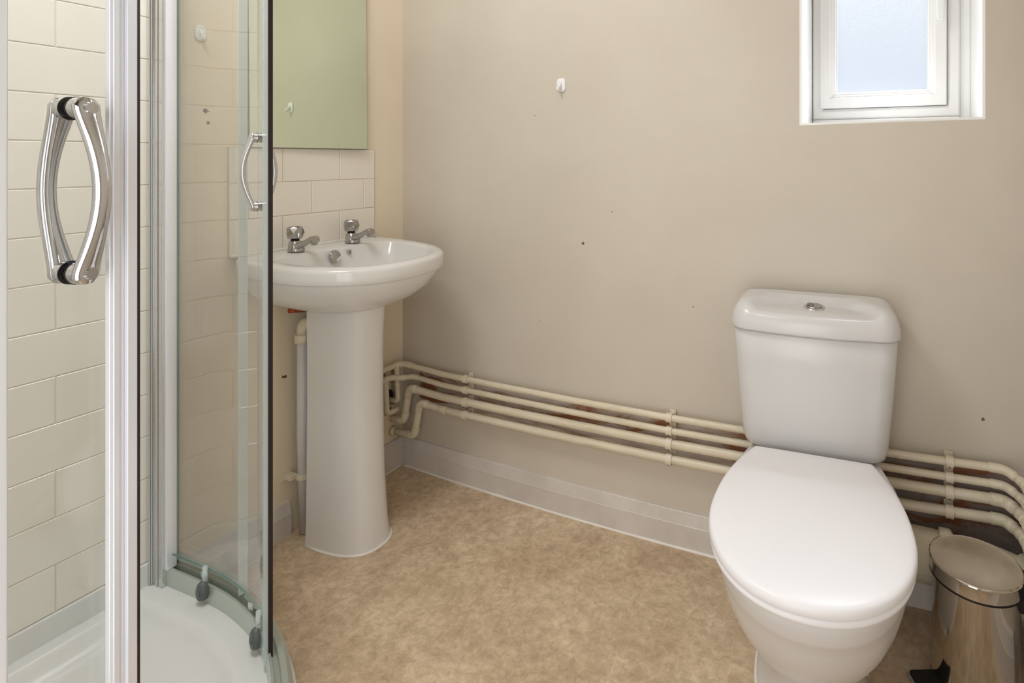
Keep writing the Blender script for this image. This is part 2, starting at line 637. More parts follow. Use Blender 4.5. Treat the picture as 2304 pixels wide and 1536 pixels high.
def strip(bm, x0, x1, zlo, zhi, off, n):
    R0, R1, R2, R3 = [], [], [], []
    rings = []
    for i in range(n + 1):
        x = x0 + (x1 - x0) * i / n
        y = wb(x)
        lo, hi = zlo(x), zhi(x)
        rings.append([(x, y + 0.004, lo), (x, y - off, lo), (x, y - off, hi), (x, y + 0.004, hi)])
    loft(bm, rings)


strip(bm, 0.09, 1.60, lambda x: 0.252 + 0.018 * x + 0.004 * math.sin(31 * x), lambda x: 0.362 + 0.0165 * x, 0.0012, 60)
tag(obj('trim_5', bm, M['bare'], smooth=False), kind='structure')
bm = bmesh.new()
strip(bm, 1.60, RX - 0.001, lambda x: 0.17 + 0.004 * math.sin(17 * x), lambda x: 0.366 + 0.0165 * x - 0.35 * max(0.0, x - 1.85), 0.0014, 20)
tag(obj('trim_6', bm, M['bared'], smooth=False), kind='structure')


# ---------------------------------------------------------------- tiling
def tiles(bm, y0, y1, z0, rows, offs, tw=0.1935, th=0.1, g=0.0022, d=0.007, x=0.0):
    """brick-laid tiles on the left wall with soft edges; material 0 tile, 1 grout"""
    add_box(bm, x, x + d - 0.0016, y0, y1, z0, z0 + rows * th, 1)
    for r in range(rows):
        zb = z0 + r * th
        k0 = math.floor((y0 - offs[r % 2]) / tw) - 1
        k1 = math.ceil((y1 - offs[r % 2]) / tw) + 1
        for k in range(k0, k1):
            a = max(y0, offs[r % 2] + k * tw)
            b = min(y1, offs[r % 2] + (k + 1) * tw)
            if b - a < 0.012:
                continue
            a += g / 2
            b -= g / 2
            zl, zh = zb + g / 2, zb + th - g / 2
            e = 0.0012
            R = [[(x, a, zl), (x, b, zl), (x, b, zh), (x, a, zh)],
                 [(x + d - e, a, zl), (x + d - e, b, zl), (x + d - e, b, zh), (x + d - e, a, zh)],
                 [(x + d, a + e, zl + e), (x + d, b - e, zl + e), (x + d, b - e, zh - e), (x + d, a + e, zh - e)]]
            loft(bm, R)


bm = bmesh.new()
tiles(bm, -0.619, -0.133, 0.851, 3, (-0.273, -0.179), th=0.1003)
tag(obj('tiled_splashback', bm, [M['tile'], M['grout']], smooth=False),
    'white brick-laid tiled splashback three rows high above the washbasin', 'tiles')
bm = bmesh.new()
tiles(bm, RY, -0.792, 0.146, 22, (-0.975, -0.883), th=0.1012)
tag(obj('trim_7', bm, [M['showertile'], M['showergrout']], smooth=False), kind='structure')
bm = bmesh.new()
add_box(bm, 0.0075, 1.03, RY, RY + 0.008, 0.146, 2.35)
tag(obj('trim_8', bm, M['showertile'], smooth=False), kind='structure')


# ---------------------------------------------------------------- mirror
bm = bmesh.new()
my0, my1, mz0, mz1 = -0.568, -0.180, 1.152, 2.02
cy = (my0 + my1) / 2
hw = (my1 - my0) / 2
add_box(bm, -0.0065, 0.0015, -hw, hw, 0, mz1 - mz0, 1)
mf = add_box(bm, 0.0015, 0.0025, -hw + 0.0012, hw - 0.0012, 0.0012, mz1 - mz0, 0)
mirror = obj('wall_mirror', bm, [M['mirror'], M['mirroredge']], smooth=False)
mirror.location = (0.0165, cy, mz0)
mirror.rotation_euler = (0, -0.013, -0.037)
tag(mirror, 'frameless rectangular mirror on the left wall above the tiled splashback', 'mirror')

# ---------------------------------------------------------------- wall hooks
def hook_mesh(parent):
    bm = bmesh.new()

    def plate(w_, h_, d0, d1, e, n=5, mi=0):
        R = []
        for d, s in ((d0, 0), (d1 - e, 0), (d1 - e * 0.3, e * 0.35), (d1, e)):
            ring = []
            r = min(w_, h_) * 0.36
            for cx_, cz_, a0 in ((w_ / 2 - r, h_ / 2 - r, 0), (-(w_ / 2 - r), h_ / 2 - r, 90), (-(w_ / 2 - r), -(h_ / 2 - r), 180), (w_ / 2 - r, -(h_ / 2 - r), 270)):
                for k in range(n + 1):
                    an = math.radians(a0 + 90 * k / n)
                    ring.append((cx_ + (r - s) * math.cos(an), -d, cz_ + (r - s) * math.sin(an)))
            R.append(ring)
        loft(bm, R)
    plate(0.032, 0.044, 0.0, 0.006, 0.003)
    base = obj('hook_plate', bm, M['whiteplastic'], parent)
    bm = bmesh.new()
    pts, _ = fillet([(0, -0.004, 0.006), (0, -0.012, -0.002), (0, -0.014, -0.016), (0, -0.022, -0.018), (0, -0.023, -0.006)], 0.006)
    tube(bm, pts, 0.0042, 10)
    obj('hook_prong', bm, M['whiteplastic'], parent)


hk = empty('wall_hook', (0.702, wb(0.702) + 0.0005, 1.352))
hook_mesh(hk)
tag(hk, 'small white adhesive hook alone in the middle of the bare back wall', 'hook')
hk2 = dup(hk, (0.0005, -0.688, 1.448), PI / 2)
hk2.scale = (0.8, 0.8, 0.95)
hk2['label'] = 'small white hook on the left wall, seen through the shower glass left of the mirror'


# ---------------------------------------------------------------- washbasin
CY = -0.376
FLX = lambda x: fz(x)


def dring(x0, x1, hw_, z, n=72, ex=0.85, ey=0.85, zt=0.0, xm=None):
    """D outline: flat-ish back at x0, round front at x1"""
    pts = []
    xm = xm if xm is not None else x0 + (x1 - x0) * 0.32
    for k in range(n):
        a = 2 * PI * k / n
        c, s_ = math.cos(a), math.sin(a)
        if c >= 0:
            x = xm + (x1 - xm) * abs(c) ** ex
            y = hw_ * math.copysign(abs(s_) ** ey, s_)
        else:
            x = xm - (xm - x0) * abs(c) ** 0.42
            y = hw_ * math.copysign(abs(s_) ** 0.35, s_)
        pts.append((x, CY + y, z - zt * x))
    return pts


basin = empty('pedestal_washbasin', (0, 0, 0))
tag(basin, 'white ceramic washbasin on a full pedestal with two chrome pillar taps', 'washbasin')
bm = bmesh.new()
T = 0.045
R = [dring(0.06, 0.29, 0.095, 0.690, zt=0.0),
     dring(0.03, 0.315, 0.135, 0.698, zt=0.01),
     dring(0.012, 0.36, 0.185, 0.722, zt=0.02),
     dring(0.004, 0.395, 0.222, 0.755, zt=0.03),
     dring(0.001, 0.418, 0.242, 0.795, zt=T),
     dring(0.001, 0.423, 0.2460, 0.8055, zt=T),
     dring(0.001, 0.4225, 0.2455, 0.8080, zt=T),
     dring(0.001, 0.4235, 0.2465, 0.8092, zt=T),
     dring(0.001, 0.4335, 0.2545, 0.8098, zt=T),
     dring(0.001, 0.4355, 0.2560, 0.8125, zt=T),
     dring(0.001, 0.4362, 0.2563, 0.826, zt=T),
     dring(0.001, 0.4362, 0.2563, 0.842, zt=T),
     dring(0.001, 0.4350, 0.2553, 0.8468, zt=T),
     dring(0.001, 0.4315, 0.2520, 0.8497, zt=T * 0.95),
     dring(0.001, 0.4265, 0.2475, 0.8510, zt=T * 0.9),
     dring(0.004, 0.416, 0.238, 0.8513, zt=T * 0.8),
     dring(0.104, 0.408, 0.211, 0.8507, zt=T * 0.8, xm=0.165),
     dring(0.1065, 0.4055, 0.2085, 0.8497, zt=T * 0.8, xm=0.167),
     dring(0.1082, 0.404, 0.2065, 0.8465, zt=T * 0.8, xm=0.168),
     dring(0.111, 0.401, 0.203, 0.838, zt=T * 0.8, xm=0.17),
     dring(0.121, 0.388, 0.190, 0.812, zt=T * 0.6, xm=0.182),
     dring(0.140, 0.355, 0.158, 0.765, zt=T * 0.3, xm=0.21),
     dring(0.165, 0.31, 0.11, 0.740, xm=0.225),
     dring(0.20, 0.25, 0.03, 0.733, xm=0.225)]
loft(bm, R)
bowl = obj('basin_bowl', bm, M['basin'], basin, smooth=True)
# pedestal, hollow behind
bm = bmesh.new()


def ped_ring(z, w0, x0, x1, n=32):
    pts = []
    for k in range(n + 1):
        a = -PI / 2 + PI * k / n
        pts.append((x0 + (x1 - x0) * max(0.0, math.cos(a)) ** 0.62, CY - 0.004 + w0 * math.copysign(abs(math.sin(a)) ** 0.8, math.sin(a)), z))
    for k in range(n + 1):
        a = PI / 2 - PI * k / n
        pts.append((x0 + (x1 - x0 - 0.012) * max(0.0, math.cos(a)) ** 0.62, CY - 0.004 + (w0 - 0.01) * math.copysign(abs(math.sin(a)) ** 0.8, math.sin(a)), z))
    return pts


PR = [(0.0, 0.0885, 0.105, 0.307), (0.06, 0.0855, 0.105, 0.297), (0.20, 0.0835, 0.105, 0.285), (0.40, 0.082, 0.105, 0.280),
      (0.58, 0.082, 0.105, 0.280), (0.67, 0.083, 0.105, 0.286), (0.70, 0.085, 0.105, 0.290)]
loft(bm, [ped_ring(z + (0.003 if z == 0 else 0), w_, a, b) for z, w_, a, b in PR])
obj('pedestal', bm, M['basin'], basin, angle=50)
bm = bmesh.new()
zz = [p for p in ped_ring(0, 0.089, 0.105, 0.308)[:33]]
tube(bm, [(p[0] + 0.001, p[1], fz(p[0]) + 0.002) for p in zz], [0.0042] * 33, 8)
obj('sealant_bead', bm, M['sealant'], basin)
# overflow chain stay on the back slope of the bowl
bm = bmesh.new()
lathe(bm, [(0.0001, -0.004), (0.007, -0.003), (0.0078, 0.0), (0.0055, 0.002), (0.003, 0.0025), (0.0001, 0.0026)], 20, (0.1185, CY + 0.047, 0.832), 0, 'x')
add_box(bm, 0.119, 0.126, CY + 0.0455, CY + 0.0485, 0.825, 0.834)
obj('chain_stay', bm, M['tapchrome'], basin, bevel=0.0006)
# sink plug hanging against the back slope
bm = bmesh.new()
lathe(bm, [(0.0001, 0.0), (0.0175, 0.0), (0.0205, 0.002), (0.0215, 0.006), (0.0205, 0.0095), (0.018, 0.011), (0.0001, 0.0115)], 36, (0, 0, 0), 0, 'x')
bm.transform(Matrix.Scale(0.9, 4))
plug = obj('sink_plug', bm, M['tapchrome'])
plug.location = (0.1225, CY - 0.012, 0.8255)
plug.rotation_euler = (0, -0.25, 0.05)
tag(plug, 'round chrome sink plug resting against the back of the basin bowl', 'plug')


def make_tap(y):
    x0, z0 = 0.062, 0.8505
    bm = bmesh.new()
    # body: oval foot tapering to a neck
    R = []
    for z, rx, ry, dx in ((0.0, 0.0225, 0.0225, 0.002), (0.002, 0.0228, 0.0225, 0.002), (0.009, 0.0225, 0.0215, 0.002), (0.018, 0.0200, 0.0190, 0.0), (0.026, 0.0165, 0.0165, -0.002), (0.030, 0.015, 0.015, -0.003)):
        R.append([(x0 + dx + rx * math.cos(2 * PI * k / 28), y + ry * math.sin(2 * PI * k / 28), z0 + z) for k in range(28)])
    loft(bm, R)
    # spout rising forward to a squared nozzle
    R = []
    for t, zc, hw_, hh in ((0.004, 0.012, 0.015, 0.010), (0.022, 0.018, 0.0135, 0.0085), (0.045, 0.0275, 0.0115, 0.0080), (0.064, 0.036, 0.0105, 0.0070), (0.074, 0.0405, 0.0115, 0.0078), (0.082, 0.0405, 0.0115, 0.0088), (0.088, 0.0385, 0.0110, 0.0085)):
        ring = []
        for k in range(12):
            a = 2 * PI * (k + 0.5) / 12
            c, s_ = math.cos(a), math.sin(a)
            ring.append((x0 + t + 0.35 * hh * math.copysign(abs(s_) ** 0.6, s_) * -0.3, y + hw_ * math.copysign(abs(c) ** 0.6, c), z0 + zc + hh * math.copysign(abs(s_) ** 0.6, s_)))
        R.append(ring)
    loft(bm, R)
    lathe(bm, [(0.0085, -0.008), (0.0095, -0.004), (0.0095, 0.004)], 20, (x0 + 0.0795, y, z0 + 0.031))
    tp = obj('pillar_tap', bm, M['tapchrome'], basin, angle=40)
    bm = bmesh.new()
    lathe(bm, [(0.0115, 0.0), (0.0115, 0.007)], 24, (x0 - 0.003, y, z0 + 0.0285))
    obj('tap_gasket', bm, M['black'], tp)
    # faceted head: seven-sided, waisted to a hexagonal look
    bm = bmesh.new()
    n = 7
    prof = [(0.0150, 0.0, 0), (0.0195, 0.003, 0), (0.0245, 0.018, 0.5), (0.0215, 0.0335, 0), (0.0165, 0.0375, 0.5), (0.007, 0.0385, 0)]
    rings = []
    for r, h, off in prof:
        rings.append([bm.verts.new((x0 - 0.003 + r * math.cos(2 * PI * (k + off) / n + 0.55), y + r * math.sin(2 * PI * (k + off) / n + 0.55), z0 + 0.0350 + h)) for k in range(n)])
    for i in range(len(rings) - 1):
        a, b = rings[i], rings[i + 1]
        same = prof[i][2] == prof[i + 1][2]
        for k in range(n):
            k1 = (k + 1) % n
            if same:
                bm.faces.new((a[k], a[k1], b[k1], b[k]))
            elif prof[i][2] == 0:
                bm.faces.new((a[k], a[k1], b[k]))
                bm.faces.new((b[k], a[k1], b[k1]))
            else:
                bm.faces.new((a[k], b[k1], b[k]))
                bm.faces.new((a[k], a[k1], b[k1]))
    bm.faces.new(rings[0][::-1])
    bm.faces.new(rings[-1])
    obj('tap_head', bm, M['tapchrome'], tp, smooth=False, bevel=0.0012)
    return tp


make_tap(CY - 0.090)
make_tap(CY + 0.103)
bm = bmesh.new()
rs = random.Random(8)
pp = [(0.0085, -0.619 + 0.0243 * k, 0.8525) for k in range(21)]
tube(bm, pp, [0.0038 + 0.001 * rs.random() for _ in pp], 8)
tag(obj('trim_9', bm, M['sealant']), kind='structure')

# waste pipe behind the pedestal
wp = empty('basin_waste_pipe', (0.05, -0.442, 0))
tag(wp, 'white plastic waste pipe running down the left wall behind the basin pedestal', 'pipe')


def child(name, bm, mt, parent, **k):
    """meshes are written in room coordinates; shift them under a moved empty"""
    mw = Matrix.Translation(parent.location) @ Matrix.Rotation(parent.rotation_euler.z, 4, 'Z')
    bm.transform(mw.inverted())
    return obj(name, bm, mt, parent, **k)


bm = bmesh.new()
pts, _ = fillet([(0.14, -0.425, 0.635), (0.062, -0.440, 0.635), (0.060, -0.441, 0.60)], 0.022)
tube(bm, pts, 0.0185, 18)
lathe(bm, [(0.0185, -0.002), (0.023, 0.0), (0.023, 0.022), (0.020, 0.025)], 24, (0.060, -0.441, 0.578))
child('elbow', bm, M['pipe'], wp)
bm = bmesh.new()
tube(bm, [(0.060, -0.441, 0.585), (0.052, -0.436, 0.3), (0.046, -0.424, 0.006)], 0.0165, 18)
child('pipe_run', bm, M['wastepipe'], wp)
bm = bmesh.new()
lathe(bm, [(0.0175, 0.0), (0.0205, 0.001), (0.0205, 0.014), (0.0175, 0.015)], 24, (0.0495, -0.431, 0.168))
add_box(bm, 0.0, 0.034, -0.462, -0.440, 0.168, 0.182)
add_box(bm, 0.0, 0.005, -0.470, -0.440, 0.162, 0.188)
child('pipe_bracket', bm, M['clip'], wp, smooth=False, bevel=0.001)
# copper nut and valve under the bowl
cn = empty('supply_valve', (0.09, -0.49, 0.68))
tag(cn, 'orange copper valve just under the left side of the basin beside the pedestal', 'valve')
bm = bmesh.new()
pts, _ = fillet([(0.085, -0.493, 0.694), (0.085, -0.493, 0.686), (0.10, -0.44, 0.680)], 0.018)
tube(bm, pts, 0.0075, 14)
child('supply_tube', bm, M['copper'], cn)
bm = bmesh.new()
lathe(bm, [(0.009, -0.001), (0.0115, 0.0), (0.0115, 0.011), (0.008, 0.013)], 6, (0.085, -0.493, 0.681))
child('nut', bm, M['copper'], cn, smooth=False, bevel=0.001)


# ---------------------------------------------------------------- heating pipes
def pipe_thing(name, label, segs, r, elbows_r=None, group=None):
    root = empty(name, segs[0][0][0])
    tag(root, label, 'pipe', group)
    for ends, rf in segs:
        pts, arcs = fillet(ends, rf)
        bm = bmesh.new()
        tube(bm, pts, r, 16)
        child('pipe_run', bm, M['pipe'], root)
        for arc in arcs:
            a = list(arc)
            d0 = (a[0] - a[1]).normalized()
            d1 = (a[-1] - a[-2]).normalized()
            full = [a[0] + d0 * 0.013, a[0] + d0 * 0.012] + a + [a[-1] + d1 * 0.012, a[-1] + d1 * 0.013]
            rad = [r * 1.02] + [r * 1.14] * (len(full) - 2) + [r * 1.02]
            bm = bmesh.new()
            tube(bm, full, rad, 16)
            child('elbow', bm, M['pipe'], root)
    return root


O1 = 0.031


def onb(x, z, off=O1):
    return (x, wb(x) - off, z)


CXR = RX - 0.032
P1 = [(0.031, -0.34, 0.366), (0.031, -0.127, 0.380), (0.031, -0.044, 0.379), onb(0.06, 0.378), onb(0.235, 0.3735), onb(0.5, 0.378), onb(0.777, 0.3825), onb(1.08, 0.3875), onb(1.4, 0.393), onb(1.69, 0.399), onb(1.885, 0.404), (CXR, -0.085, 0.404), (CXR, -0.55, 0.404)]
P2 = [(0.031, -0.34, 0.333), (0.031, -0.128, 0.341), (0.031, -0.092, 0.345), (0.052, -0.064, 0.338), onb(0.095, 0.341), onb(0.235, 0.3365), onb(0.5, 0.341), onb(0.777, 0.346), onb(1.08, 0.351), onb(1.4, 0.3575), onb(1.69, 0.363), onb(1.885, 0.3665), (CXR, -0.085, 0.3665), (CXR, -0.55, 0.3665)]
P3 = [(-0.02, -0.05, 0.182), (0.062, -0.052, 0.182), (0.086, -0.052, 0.305), onb(0.235, 0.295), onb(0.5, 0.302), onb(0.777, 0.309), onb(1.08, 0.3145), onb(1.4, 0.321), onb(1.69, 0.328), onb(1.885, 0.331), (CXR, -0.085, 0.331), (CXR, -0.55, 0.331)]
P4 = [(-0.02, -0.05, 0.133), (0.112, -0.054, 0.141), (0.137, -0.054, 0.263), onb(0.235, 0.2515), onb(0.5, 0.258), onb(0.777, 0.2645), onb(1.08, 0.2705), onb(1.4, 0.276), onb(1.69, 0.2805), onb(1.885, 0.2865), (CXR, -0.085, 0.2865), (CXR, -0.55, 0.2865)]
G = 'cream painted heating pipes along the back wall'
pr1 = pipe_thing('heating_pipe', 'topmost of the four cream painted pipes along the back wall', [(P1, 0.03)], 0.0095, group=G)
pr2 = pipe_thing('heating_pipe', 'thin cream painted pipe second from the top on the back wall', [(P2, 0.025)], 0.009, group=G)
pr3 = pipe_thing('heating_pipe', 'thick cream painted pipe third from the top on the back wall, dropping at the corner', [(P3, 0.024)], 0.0125, group=G)
pr4 = pipe_thing('heating_pipe', 'lowest cream painted pipe on the back wall, dropping to just above the skirting', [(P4, 0.024)], 0.0122, group=G)


def add_branch(root, pts, rf, r):
    p, arcs = fillet(pts, rf)
    bm = bmesh.new()
    tube(bm, p, r, 14)
    child('branch', bm, M['pipe'], root)


add_branch(pr1, [(0.034, -0.062, 0.378), (0.044, -0.064, 0.262), (0.040, -0.066, 0.256), (-0.015, -0.066, 0.252)], 0.014, 0.0093)
add_branch(pr2, [(0.033, -0.110, 0.340), (0.040, -0.110, 0.226), (0.042, -0.064, 0.226), (-0.015, -0.060, 0.238)], 0.014, 0.0095)
# hole broken in the left wall behind the U bends
bm = bmesh.new()
rb = random.Random(5)
ring = []
for k in range(22):
    a = 2 * PI * k / 22
    rr_ = 1 + 0.22 * (rb.random() - 0.5)
    ring.append((-0.066 + 0.021 * math.cos(a) * rr_, 0.247 + 0.040 * math.sin(a) * rr_))
loft(bm, [[(0.0006, y, z) for y, z in ring], [(0.0016, y, z) for y, z in ring]])
tag(obj('trim_10', bm, M['hole'], smooth=False), kind='structure')
bm = bmesh.new()
add_box(bm, 0.0, 0.0012, -0.055, -0.035, 0.25, 0.36)
add_box(bm, 0.0, 0.0012, -0.092, -0.080, 0.28, 0.352)
tag(obj('trim_11', bm, M['bare'], smooth=False), kind='structure')
# collar where the lowest pipe enters the wall
bm = bmesh.new()
lathe(bm, [(0.013, 0.0), (0.0165, 0.0), (0.0165, 0.016), (0.013, 0.018)], 24, (0.0005, -0.0505, 0.1345), 0, 'x')
child('collar', bm, M['pipe'], pr4)


def zat(P, x):
    Q = [p for p in P if True]
    for a, b in zip(Q, Q[1:]):
        if a[0] <= x <= b[0] and abs(b[0] - a[0]) > 0.03 and a[0] > 0.08:
            t = (x - a[0]) / (b[0] - a[0])
            return a[2] + (b[2] - a[2]) * t
    return 0.3


# pipe clips: ring, stem and screw base
def clip(x, P, r, label):
    z = zat(P, x)
    y = wb(x) - O1
    root = empty('pipe_clip', (x, wb(x), z))
    tag(root, label, 'pipe clip', 'clips holding the heating pipes')
    R0, R1, hw_ = r + 0.0008, r + 0.0035, 0.0085
    bm = bmesh.new()
    n = 26
    rings = []
    for k in range(n):
        a = 2 * PI * k / n
        rings.append([(-hw_, R * math.cos(a), R * math.sin(a)) if q == 0 else (hw_, R * math.cos(a), R * math.sin(a))
                      for q, R in ((0, R0), (1, R0), (1, R1), (0, R1))])
    loft(bm, rings, closed=True)
    bmesh.ops.translate(bm, verts=bm.verts, vec=(0, -O1, 0))
    obj('clip_ring', bm, M['clip'], root, angle=40)
    bm = bmesh.new()
    add_box(bm, -0.0065, 0.0065, -O1 + R0, -0.0005, -0.006, 0.006)
    add_box(bm, -0.010, 0.010, -0.006, -0.0015, -0.0135, 0.0135)
    obj('clip_base', bm, M['clip'], root, smooth=False, bevel=0.001)
    bm = bmesh.new()
    lathe(bm, [(0.0001, -0.0005), (0.0022, 0.0), (0.0022, 0.0045)], 10, (0.0, -R1 * 0.72 - O1 + 0.001, -R1 * 0.72), 0, 'y')
    obj('clip_screw', bm, M['hole'], root)
    return root


nm = ['topmost', 'second', 'third', 'lowest']
wh = [(0.339, 'in the clip stack nearest the room corner'), (1.076, 'in the clip stack just left of the toilet'), (1.772, 'in the clip stack right of the toilet above the bin')]
for x, where in wh:
    for P, r, nn in zip((P1, P2, P3, P4), (0.0095, 0.009, 0.0125, 0.0122), nm):
        clip(x, P, r, '%s cream pipe clip %s' % (nn, where))

# ---------------------------------------------------------------- soil pipe behind the toilet and bin
sp = empty('soil_pipe', (1.6, -0.08, 0.19))
tag(sp, 'wide cream soil pipe low on the back wall behind the toilet and the bin', 'pipe')
bm = bmesh.new()
tube(bm, [(1.56, -0.070, 0.184), (1.770, -0.070, 0.186)], 0.058, 36)
child('pipe_run', bm, M['pipe'], sp)
bm = bmesh.new()
tube(bm, [(1.748, -0.070, 0.186), (1.750, -0.070, 0.186), (1.772, -0.070, 0.186), (1.777, -0.070, 0.186)], [0.062, 0.0655, 0.0655, 0.060], 36)
child('collar', bm, M['pipe'], sp)
bm = bmesh.new()
pts, _ = fillet([(1.770, -0.070, 0.186), (1.84, -0.070, 0.187), (1.90, -0.092, 0.186), (RX - 0.002, -0.112, 0.184)], 0.08, 12)
tube(bm, pts, 0.055, 36)
child('bend', bm, M['pipe'], sp)
bm = bmesh.new()
tube(bm, [(1.896, -0.0905, 0.186), (1.898, -0.0915, 0.186), (1.922, -0.102, 0.185), (1.924, -0.103, 0.185)], [0.057, 0.062, 0.062, 0.057], 36)
child('collar', bm, M['pipe'], sp)

# ---------------------------------------------------------------- toilet
TX, TY, TR = 1.482, -0.237, math.radians(5)
TZ = fz(TX)
wc = empty('toilet', (TX, TY, TZ), TR)
tag(wc, 'white close-coupled toilet with its lid closed against the back wall', 'toilet')


def seat_ring(z, s=0.0, x_s=1.0, L=0.468, W=0.181, WB=0.128, n=64):
    """outline of lid, seat and rim; s shrinks it"""
    yc = -0.245
    pts = []
    nf = n
    for k in range(nf + 1):                       # front, from right to left
        a = PI * k / nf
        c, sn = math.cos(a), math.sin(a)
        pts.append(((W - s) * math.copysign(abs(c) ** 0.94, c), yc - (L + yc - s) * abs(sn) ** 0.96, z))
    nb = 12
    for k in range(1, nb + 1):                    # left side up to the back corner
        t = k / nb
        yy = yc + (-yc - s) * t
        q = t ** 2.1
        pts.append((-(W - s - (W - WB) * q), yy, z))
    for k in range(nb, 0, -1):
        t = k / nb
        yy = yc + (-yc - s) * t
        q = t ** 2.1
        pts.append((W - s - (W - WB) * q, yy, z))
    return pts


# pan
def pan_ring(z, hw_, yf, yb, wb_):
    n = 40
    yc = yb + (yf - yb) * 0.52
    pts = []
    for k in range(n + 1):
        a = PI * k / n
        c, sn = math.cos(a), math.sin(a)
        pts.append((hw_ * math.copysign(abs(c) ** 0.9, c), yc - (yc - yf) * abs(sn) ** 0.95, z))
    nb = 8
    for k in range(1, nb + 1):
        t = k / nb
        pts.append((-(hw_ + (wb_ - hw_) * t ** 1.6), yc + (yb - yc) * t, z))
    for k in range(nb, 0, -1):
        t = k / nb
        pts.append((hw_ + (wb_ - hw_) * t ** 1.6, yc + (yb - yc) * t, z))
    return pts


bm = bmesh.new()
PN = [(0.002, 0.112, -0.262, 0.13, 0.095), (0.012, 0.112, -0.262, 0.13, 0.095), (0.018, 0.106, -0.255, 0.13, 0.092), (0.08, 0.101, -0.248, 0.13, 0.088), (0.12, 0.108, -0.262, 0.13, 0.088),
      (0.155, 0.124, -0.292, 0.13, 0.090), (0.19, 0.141, -0.328, 0.13, 0.094), (0.23, 0.156, -0.363, 0.135, 0.098), (0.27, 0.167, -0.391, 0.14, 0.102), (0.31, 0.175, -0.413, 0.15, 0.106),
      (0.338, 0.1785, -0.4275, 0.16, 0.108), (0.343, 0.1795, -0.432, 0.165, 0.110), (0.350, 0.1805, -0.4355, 0.17, 0.112), (0.372, 0.1835, -0.444, 0.17, 0.113),
      (0.388, 0.185, -0.448, 0.17, 0.113), (0.395, 0.183, -0.445, 0.17, 0.112), (0.397, 0.178, -0.439, 0.168, 0.110)]
loft(bm, [pan_ring(*p) for p in PN])
obj('pan', bm, M['ceramic'], wc)
bm = bmesh.new()
pp = [(p[0] * 1.01, p[1] * 1.01, 0.003) for p in pan_ring(0, 0.112, -0.262, 0.13, 0.095)[:57]]
tube(bm, pp, 0.004, 8)
obj('sealant_bead', bm, M['sealant'], wc)
# seat
bm = bmesh.new()
loft(bm, [seat_ring(0.3985, 0.006), seat_ring(0.3995, 0.003), seat_ring(0.405, 0.0015), seat_ring(0.4105, 0.003), seat_ring(0.4120, 0.006)])
obj('seat', bm, M['seat'], wc)
# lid
bm = bmesh.new()
LR = [(0.4125, 0.005), (0.4132, 0.0018), (0.4155, 0.0), (0.4245, 0.0003), (0.4285, 0.0022), (0.4305, 0.0055), (0.4316, 0.011), (0.4325, 0.030), (0.4330, 0.06), (0.4332, 0.10)]
loft(bm, [seat_ring(z, s) for z, s in LR])
obj('seat_lid', bm, M['seat'], wc, angle=60)
for sx in (-1, 1):
    bm = bmesh.new()
    tube(bm, [(sx * 0.055, 0.009, 0.4105), (sx * 0.115, 0.009, 0.4105)], 0.007, 18)
    add_box(bm, sx * 0.09 - 0.012, sx * 0.09 + 0.012, 0.002, 0.022, 0.397, 0.410)
    obj('seat_hinge', bm, M['seat'], wc, bevel=0.002)


# cistern
def cis_ring(z, hw_, yf, yb, r, n=9, bulge=0.012):
    pts = []
    for cx_, cy_, a0, rr_ in ((hw_ - r, yb - 0.012, 0, 0), (-(hw_ - r), yb - 0.012, 90, 0), (-(hw_ - r), yf + r, 180, 1), (hw_ - r, yf + r, 270, 1)):
        ry = r if rr_ else 0.012
        for k in range(n + 1):
            a = math.radians(a0 + 90 * k / n)
            pts.append((cx_ + r * math.cos(a), cy_ + ry * math.sin(a), z))
    out_ = []
    m_ = len(pts)
    for i, p in enumerate(pts):
        out_.append(p)
        if i == 3 * (n + 1) - 1:          # between the two front corners: gentle belly
            q = pts[i + 1]
            for k in range(1, 16):
                t = k / 16
                out_.append((p[0] + (q[0] - p[0]) * t, p[1] + (q[1] - p[1]) * t - bulge * (1 - (2 * t - 1) ** 2), z))
        if i == n:
            q = pts[i + 1]
            for k in range(1, 16):
                t = k / 16
                out_.append((p[0] + (q[0] - p[0]) * t, p[1], z))
    return out_


bm = bmesh.new()
CB = [(0.4005, 0.120, 0.075, 0.150, 0.03), (0.4025, 0.150, 0.052, 0.165, 0.035), (0.410, 0.160, 0.043, 0.172, 0.04), (0.425, 0.165, 0.038, 0.176, 0.045), (0.46, 0.168, 0.036, 0.180, 0.045),
      (0.54, 0.175, 0.030, 0.184, 0.045), (0.62, 0.1805, 0.024, 0.186, 0.045), (0.686, 0.1840, 0.020, 0.186, 0.045), (0.690, 0.182, 0.023, 0.185, 0.045)]
loft(bm, [cis_ring(*c) for c in CB])
obj('cistern', bm, M['ceramic'], wc)
bm = bmesh.new()


def lid_z(x, y, z):
    # dish pressed into the lid top: curved at the back, open towards the front
    if z < 0.733:
        return z
    u = x / 0.143
    vq = max(0.0, y - 0.035) / 0.088
    d = u * u + vq * vq
    k = min(1.0, (z - 0.733) / 0.022)
    if d < 1.8:
        z -= k * 0.0175 / (1 + math.exp((d - 0.95) * 17))
    return z


